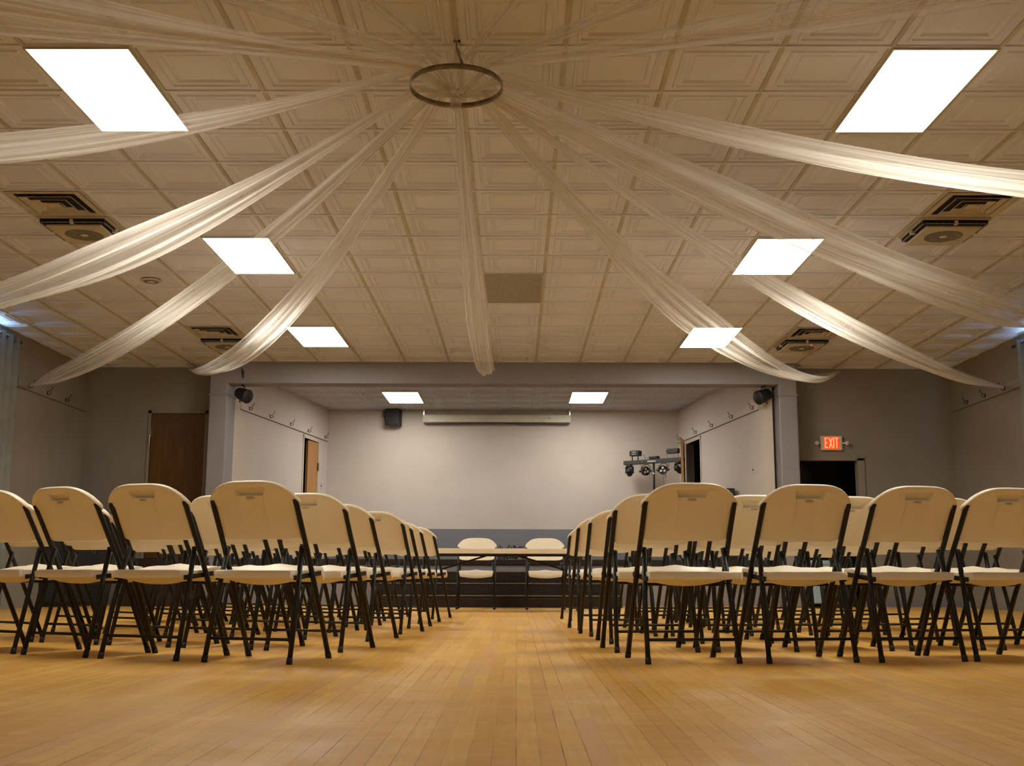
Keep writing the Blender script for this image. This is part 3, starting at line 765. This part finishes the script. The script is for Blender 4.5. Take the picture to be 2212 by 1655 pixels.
bm = B(); tube(bm, [(-.19, 0, .1), (-.19, 0, .0)], .006, 6); tube(bm, [(.19, 0, .1), (.19, 0, .0)], .006, 6); obj('hanger_stand', bm, 'dgrey', t)
# cabinet at the side of the stage
t = thing('floor_speaker', 'tall black loudspeaker cabinet on the stage below the exit side speaker', 'loudspeaker', (3.21, 17.3, SZ))
bm = B(); box(bm, -.11, .11, -.14, .14, 0, 1.10, bev=.01); obj('cabinet', bm, 'black', t)
bm = B(); box(bm, -.095, .095, -.148, -.138, .05, 1.03); obj('speaker_grille', bm, 'dgrey', t)

# light bar on its stand
LS = thing('stage_light_stand', 'black tripod stand carrying a bar of stage lights by the open stage door', 'stage lights', (2.40, 19.68, SZ), math.radians(-38))
ZB = 1.72     # underside of the bar above the stage floor
bm = B(); tube(bm, [(0, 0, .25), (0, 0, 1.1)], .024, 14); tube(bm, [(0, 0, 1.1), (0, 0, ZB+.02)], .019, 14); obj('stand_pole', bm, 'black', LS)
bm = B(); lathe(bm, [(.024, 1.06), (.032, 1.07), (.032, 1.13), (.022, 1.14)], seg=16); tube(bm, [(.02, -.01, 1.1), (.07, -.04, 1.1)], .012, 8); obj('stand_collar', bm, 'dgrey', LS)
bm = B(); lathe(bm, [(.02, ZB-.19), (.0225, ZB-.188), (.0225, ZB-.168), (.02, ZB-.166)], seg=14); obj('pole_label', bm, 'lens', LS)
for k in range(3):
    a = math.radians(30+120*k); bm = B(); tube(bm, [(.02*math.cos(a), .02*math.sin(a), .62), (.5*math.cos(a), .5*math.sin(a), .012)], .012, 8); tube(bm, [(.02*math.cos(a), .02*math.sin(a), .27), (.27*math.cos(a), .27*math.sin(a), .30)], .008, 8); obj('leg', bm, 'black', LS)
BW = .60
bm = B(); box(bm, -BW, BW, -.045, .045, ZB, ZB+.072, bev=.004); br = obj('light_bar', bm, 'dgrey', LS)
bm = B()
for x, w_ in ((-.10, .016), (-.078, .012), (-.06, .02), (-.034, .014), (-.014, .02), (.012, .012), (.03, .02), (.054, .012)): box(bm, x, x+w_, -.0475, -.045, ZB+.024, ZB+.044)
obj('bar_lettering', bm, 'lens', br)
for x in (-.57, -.21, .16, .55):
    bm = B(); lathe(bm, [(0, -.006), (.006, -.005), (.007, 0)], (x, -.046, ZB+.04), 'Y', 10); obj('bar_screw', bm, 'chrome', br)
for x, tilt in ((-.50, 20), (.50, -14)):                                  # moving heads
    bm = B()
    lathe(bm, [(.0, .0), (.055, 0), (.06, -.03), (.045, -.045)], (x, 0, ZB), seg=18)
    for s in (-1, 1): box(bm, x+s*.062-.011, x+s*.062+.011, -.035, .035, ZB-.155, ZB-.03, bev=.008)
    hd = obj('moving_head', bm, 'black', LS)
    bm = B(); lathe(bm, [(0, -.085), (.04, -.085), (.05, -.06), (.052, .05), (.035, .075), (0, .075)], (x, -.01, ZB-.135), 'Y', 18, mat=Matrix.Rotation(math.radians(-35), 4, 'X') @ Matrix.Rotation(math.radians(tilt), 4, 'Z')); obj('head_lamp', bm, 'black', hd)
for x, y in ((-.155, .0), (.20, .0)):                                     # par cans below the bar
    bm = B(); ang = 70 if x < 0 else 30
    R = Matrix.Rotation(math.radians(ang), 4, 'Z') @ Matrix.Rotation(math.radians(-18 if x < 0 else 0), 4, 'Y')
    lathe(bm, [(0, .06), (.05, .06), (.075, .035), (.08, -.03), (.076, -.036), (.07, -.02), (0, -.02)], (x, -.03, ZB-.13), 'Y', 26, mat=R)
    pc = obj('par_lamp', bm, 'black', LS)
    bm = B()
    tube(bm, [(x-.088, -.03, ZB-.13), (x-.088, -.02, ZB-.06), (x-.04, 0, ZB-.015), (x+.04, 0, ZB-.015), (x+.088, -.02, ZB-.06), (x+.088, -.03, ZB-.13)], .007, 6)
    lathe(bm, [(0, -.02), (.018, -.02), (.02, .02), (0, .02)], (x+.1, -.03, ZB-.13), 'X', 10); lathe(bm, [(0, -.02), (.018, -.02), (.02, .02), (0, .02)], (x-.1, -.03, ZB-.13), 'X', 10)
    obj('lamp_yoke', bm, 'black', pc)
    for q in range(3):
        a = PI/2 + q*2*PI/3; bm = B(); p = R @ Vector((.036*math.cos(a), -.026, .036*math.sin(a)))
        lathe(bm, [(0, -.006), (.016, -.004), (.023, .0), (.024, .006)], (x+p.x, -.03+p.y, ZB-.13+p.z), 'Y', 14, mat=R.to_3x3().to_4x4()); obj('lamp_lens', bm, 'lens', pc)
bm = B(); box(bm, -.47, -.28, -.05, .07, ZB+.15, ZB+.245, bev=.01, mat=None); dl = obj('derby_light', bm, 'black', LS)
bm = B()
for x in (-.44, -.32): tube(bm, [(x, 0, ZB+.07), (x, 0, ZB+.155)], .011, 6)
obj('light_bracket', bm, 'black', dl)
for k in range(6):
    bm = B(); lathe(bm, [(0, -.008), (.010, -.004), (.011, .004)], (-.42+.03*(k % 3)+.012, -.051, ZB+.178+.036*(k//3)), 'Y', 10); obj('derby_lens', bm, 'lens', dl)
bm = B(); box(bm, -.07, .10, -.05, .05, ZB+.075, ZB+.125, bev=.012); box(bm, -.06, .09, -.054, -.048, ZB+.09, ZB+.105); obj('laser_unit', bm, 'black', LS)
bm = B(); box(bm, .28, .50, -.03, .05, ZB+.15, ZB+.235, bev=.008); sb = obj('strobe_light', bm, 'black', LS)
bm = B()
for x in (.275, .505): tube(bm, [(x, .0, ZB+.07), (x, 0, ZB+.21)], .0022, 5); lathe(bm, [(0, -.012), (.012, -.012), (.012, .012), (0, .012)], (x+(.006 if x > .4 else -.006), 0, ZB+.195), 'X', 10)
obj('strobe_bracket', bm, 'black', sb)
bm = B()
def loop(p, q, d):
    p, q = Vector(p), Vector(q); return [p.lerp(q, k/8) + Vector((0, 0, -d*4*(k/8)*(1-k/8))) for k in range(9)]
for p, q, d in (((-.27, .02, ZB), (-.2, .02, ZB-.08), .06), ((-.2, .02, ZB), (-.13, .03, ZB-.09), .05), ((.25, .02, ZB), (.2, .02, ZB-.17), .16), ((.3, .02, ZB), (.26, .0, ZB-.06), .08), ((-.22, 0, ZB+.16), (-.16, 0, ZB+.07), -.03), ((-.07, 0, ZB+.11), (-.13, 0, ZB+.07), -.03), ((.17, .03, ZB-.2), (.19, .04, ZB-.55), 0)):
    tube(bm, loop(p, q, d), .0035, 5)
obj('lamp_cables', bm, 'black', LS)

# wall speakers
def wall_speaker(x, y, z, rz, label, s):
    t = thing('wall_speaker', label, 'loudspeaker', (x, y, z), 0, 'black speakers under the beam')
    R = Matrix.Rotation(rz, 4, 'Z') @ Matrix.Rotation(math.radians(20)*1, 4, 'X')
    bm = B(); prof = [(.075, .10), (.085, .06), (.10, -.10), (.102, -.125), (.096, -.132), (0, -.134)]
    lathe(bm, [(0, .10)] + prof, (0, 0, 0), 'Y', 28, mat=R @ Matrix.Scale(.92, 4, (1, 0, 0))); obj('speaker_body', bm, 'black', t, False)
    bm = B(); tube(bm, [R @ Vector((0, .0, .098)), R @ Vector((0, .0, .12)), Vector((s*-.02, .0, .138))], .012, 8)
    tube(bm, [R @ Vector((0, .02, -.09)), R @ Vector((0, .02, -.125))], .01, 8)
    obj('speaker_bracket', bm, 'black', t)
    return t
wall_speaker(-3.915, 15.83, 2.955, math.radians(52), 'small black speaker under the beam beside the brown door column', 1)
wall_speaker(3.515, 15.83, 2.955, math.radians(-55), 'small black speaker under the beam beside the exit side column', -1)
bm = B(); tube(bm, [(-3.9, 15.668, 3.31), (-3.885, 15.664, 3.25), (-3.875, 15.668, 3.16)], [.004, .016, .006], 8)
tag(obj('cable_strap', bm, 'black'), 'short black strap hanging on the beam above the small speaker', 'strap')
t = thing('stage_speaker', 'square black box speaker high on the stage back wall', 'loudspeaker', (-2.245, 20.26, 3.09))
bm = B(); box(bm, -.125, .125, -.1, .11, 0, .30, bev=.006, mat=Matrix.Rotation(math.radians(-14), 4, 'Z')); obj('cabinet', bm, 'black', t)
bm = B(); box(bm, -.11, .11, -.106, -.098, .015, .285, mat=Matrix.Rotation(math.radians(-14), 4, 'Z')); obj('speaker_grille', bm, 'dgrey', t)
bm = B(); box(bm, -.20, -.13, .02, .14, .17, .28); tube(bm, [(-.15, .05, .18), (-.17, .06, .1), (-.12, .06, .06)], .006, 6); obj('speaker_bracket', bm, 'dgrey', t)
t = thing('projection_screen', 'long ivory case of a rolled projection screen below the stage ceiling', 'projection screen', (-.366, 20.30, 3.155))
bm = B(); box(bm, -1.345, 1.345, -.06, .06, 0, .135, bev=.008); obj('screen_case', bm, 'ivory', t)
bm = B(); box(bm, -1.32, 1.32, -.05, .05, -.018, .0); obj('screen_bar', bm, 'dgrey', t)
for x in (-1.33, 1.33):
    bm = B(); box(bm, x-.012, x+.012, -.012, .012, .13, .24); box(bm, x-.02, x+.02, .0, .1, .2, .24); obj('screen_bracket', bm, 'chrome', t)
bm = B(); box(bm, .93, .945, -.064, -.058, .08, .09); box(bm, .955, .975, -.064, -.058, .065, .078); obj('case_mark', bm, 'dgrey', t)

# exit sign
t = thing('exit_sign', 'lit red exit sign with two small lamp heads over the dark doorway', 'exit sign', (4.512, YB, 2.306))
bm = B(); box(bm, -.155, .155, -.05, 0, -.105, .105, bev=.012); obj('sign_housing', bm, 'ivory', t)
bm = B(); box(bm, -.112, .112, -.0535, -.049, -.088, .088); obj('sign_face', bm, 'exit_red', t)
def stroke(bm, x0, z0, x1, z1, wd):
    d = Vector((x1-x0, 0, z1-z0)); n = Vector((-d.z, 0, d.x)).normalized()*wd/2
    p, q = Vector((x0, 0, z0)), Vector((x1, 0, z1)); y0, y1 = -.0575, -.053
    pts = [p+n, q+n, q-n, p-n]
    f = [bm.verts.new((a.x, y0, a.z)) for a in pts]; b = [bm.verts.new((a.x, y1, a.z)) for a in pts]
    bm.faces.new(f); bm.faces.new(b[::-1])
    for k in range(4): bm.faces.new((f[k], f[(k+1) % 4], b[(k+1) % 4], b[k]))
h = .075; sw = .017
def letter(strokes, x):
    bm = B()
    for a in strokes: stroke(bm, x+a[0], a[1], x+a[2], a[3], sw)
    obj('sign_letter', bm, 'exit_letter', t)
letter([(0, -h, 0, h), (-.008, h-.008, .038, h-.008), (0, 0, .032, 0), (-.008, -h+.008, .038, -h+.008)], -.092)
letter([(0, -h, .046, h), (.046, -h, 0, h)], -.038)
letter([(0, -h, 0, h)], .028)
letter([(.024, -h, .024, h), (-.004, h-.008, .052, h-.008)], .046)
for s in (-1, 1):
    bm = B(); tube(bm, [(s*.15, -.03, .0), (s*.20, -.04, .0)], .012, 8); lathe(bm, [(0, .03), (.022, .028), (.032, -.02), (.03, -.03), (0, -.028)], (s*.215, -.05, -.005), 'Y', 16); obj('emergency_lamp', bm, 'ivory', t)

# coat rails with hooks
def hook_mesh():
    bm = B()
    tube(bm, [(0, -.004, -.02), (0, -.012, -.03), (0, -.035, -.034), (0, -.05, -.02), (0, -.05, -.004)], .0048, 6)
    tube(bm, [(0, -.004, -.005), (0, -.03, .01), (0, -.06, .035), (0, -.075, .07)], .0045, 6)
    box(bm, -.011, .011, -.006, 0, -.035, .02); lathe(bm, [(0, -.006), (.008, -.004), (.008, .004), (0, .006)], (0, -.05, -.002), 'Z', 8)
    return bm
def coat_rail(A, Bp, z, label, ts, mat):
    A = Vector((A[0], A[1], 0)); D = Vector((Bp[0], Bp[1], 0))-A; L = D.length; a = math.atan2(D.y, D.x)
    t = thing('coat_rail', label, 'coat rail', (A.x, A.y, z), a, 'coat rails with hooks')
    bm = B(); box(bm, 0, L, -.02, .0, -.06, .06, bev=.003); obj('rail_board', bm, mat, t)
    bm = B(); box(bm, 0, L, -.014, 0, -.068, -.06); obj('rail_gap_strip', bm, 'gap', t)  # brown strip colouring in the shaded gap line below the board
    for s in ts:
        o = obj('coat_hook', hook_mesh(), 'black', t); o.location = (s, -.02, 0)
    return t
coat_rail((XL, 13.85), (XL, 16.08), 2.80, 'coat rail with black hooks on the curtain wall near the brown door', [.29, .85, 1.46], 'wall')
coat_rail((XR, 16.08), (XR, 13.80), 2.82, 'coat rail with black hooks on the side wall right of the exit doorway', [.61, 1.21, 1.81], 'wall')
coat_rail((on_left(16.32), 16.32), (on_left(20.38), 20.38), 2.875, 'coat rail with black hooks above the ajar orange stage door', [(y-16.32)*kL for y in (16.61, 17.46, 18.38, 19.26, 20.17)], 'swall')
coat_rail((on_right(20.38), 20.38), (on_right(16.12), 16.12), 2.86, 'coat rail with black hooks above the open stage doorway', [(20.38-y)*kR for y in (20.18, 19.2, 18.28, 17.26, 16.3)], 'swall')

def switch(x, y, z, rz, label):
    t = thing('switch_plate', label, 'light switch', (x, y, z), rz)
    bm = B(); box(bm, -.036, .036, -.008, .0, -.06, .06, bev=.003); obj('plate', bm, 'swall', t)
    bm = B(); box(bm, -.008, .008, -.02, -.006, -.012, .014); obj('toggle', bm, 'dgrey', t)
    for zz in (-.045, .045):
        bm = B(); box(bm, -.005, .005, -.0095, -.006, zz-.005, zz+.005); obj('screw', bm, 'dgrey', t)
switch(on_left(20.09), 20.09, 1.98, math.atan2(4.5, SL1[0]-SL0[0]), 'switch plate on the stage wall beside the ajar orange door')
switch(on_right(16.42), 16.42, 1.95, math.atan2(-4.5, SR0[0]-SR1[0]), 'switch plate on the stage wall near the exit side column')

t = thing('storage_tote', 'pale blue plastic tote standing before the exit doorway behind the chairs', 'storage tote', (4.20, 15.86, 0))
bm = B(); box(bm, -.235, .235, -.15, .15, .05, .60, bev=.02); obj('tote_body', bm, 'blue', t)
bm = B(); box(bm, -.25, .25, -.165, .165, .585, .64, bev=.01); obj('tote_lid', bm, 'blue', t)
for x in (-.19, .19):
    bm = B(); lathe(bm, [(0, 0), (.03, 0), (.03, .05), (0, .05)], (x, 0, 0), seg=14); obj('wheel', bm, 'rubber', t)
t = thing('low_cabinet', 'dark low cabinet against the curtain wall, mostly hidden by chairs', 'cabinet', (XL+.24, 15.45, 0))
bm = B(); box(bm, -.22, .22, -.55, .55, .06, 1.24, bev=.01); obj('cabinet_body', bm, 'dgrey', t)
bm = B(); box(bm, -.235, .245, -.57, .57, 1.235, 1.275, bev=.006); obj('cabinet_top', bm, 'black', t)
for y in (-.28, .28):
    bm = B(); box(bm, .218, .234, y-.26, y+.26, .1, 1.2, bev=.003); dd_ = obj('cabinet_door', bm, 'dgrey', t)
    bm = B(); tube(bm, [(.236, y*.25, .7), (.25, y*.25, .7), (.25, y*.25, .85), (.236, y*.25, .85)], .006, 6); obj('handle', bm, 'chrome', dd_)
bm = B(); box(bm, -.2, .2, -.53, .53, 0, .06); obj('plinth', bm, 'black', t)
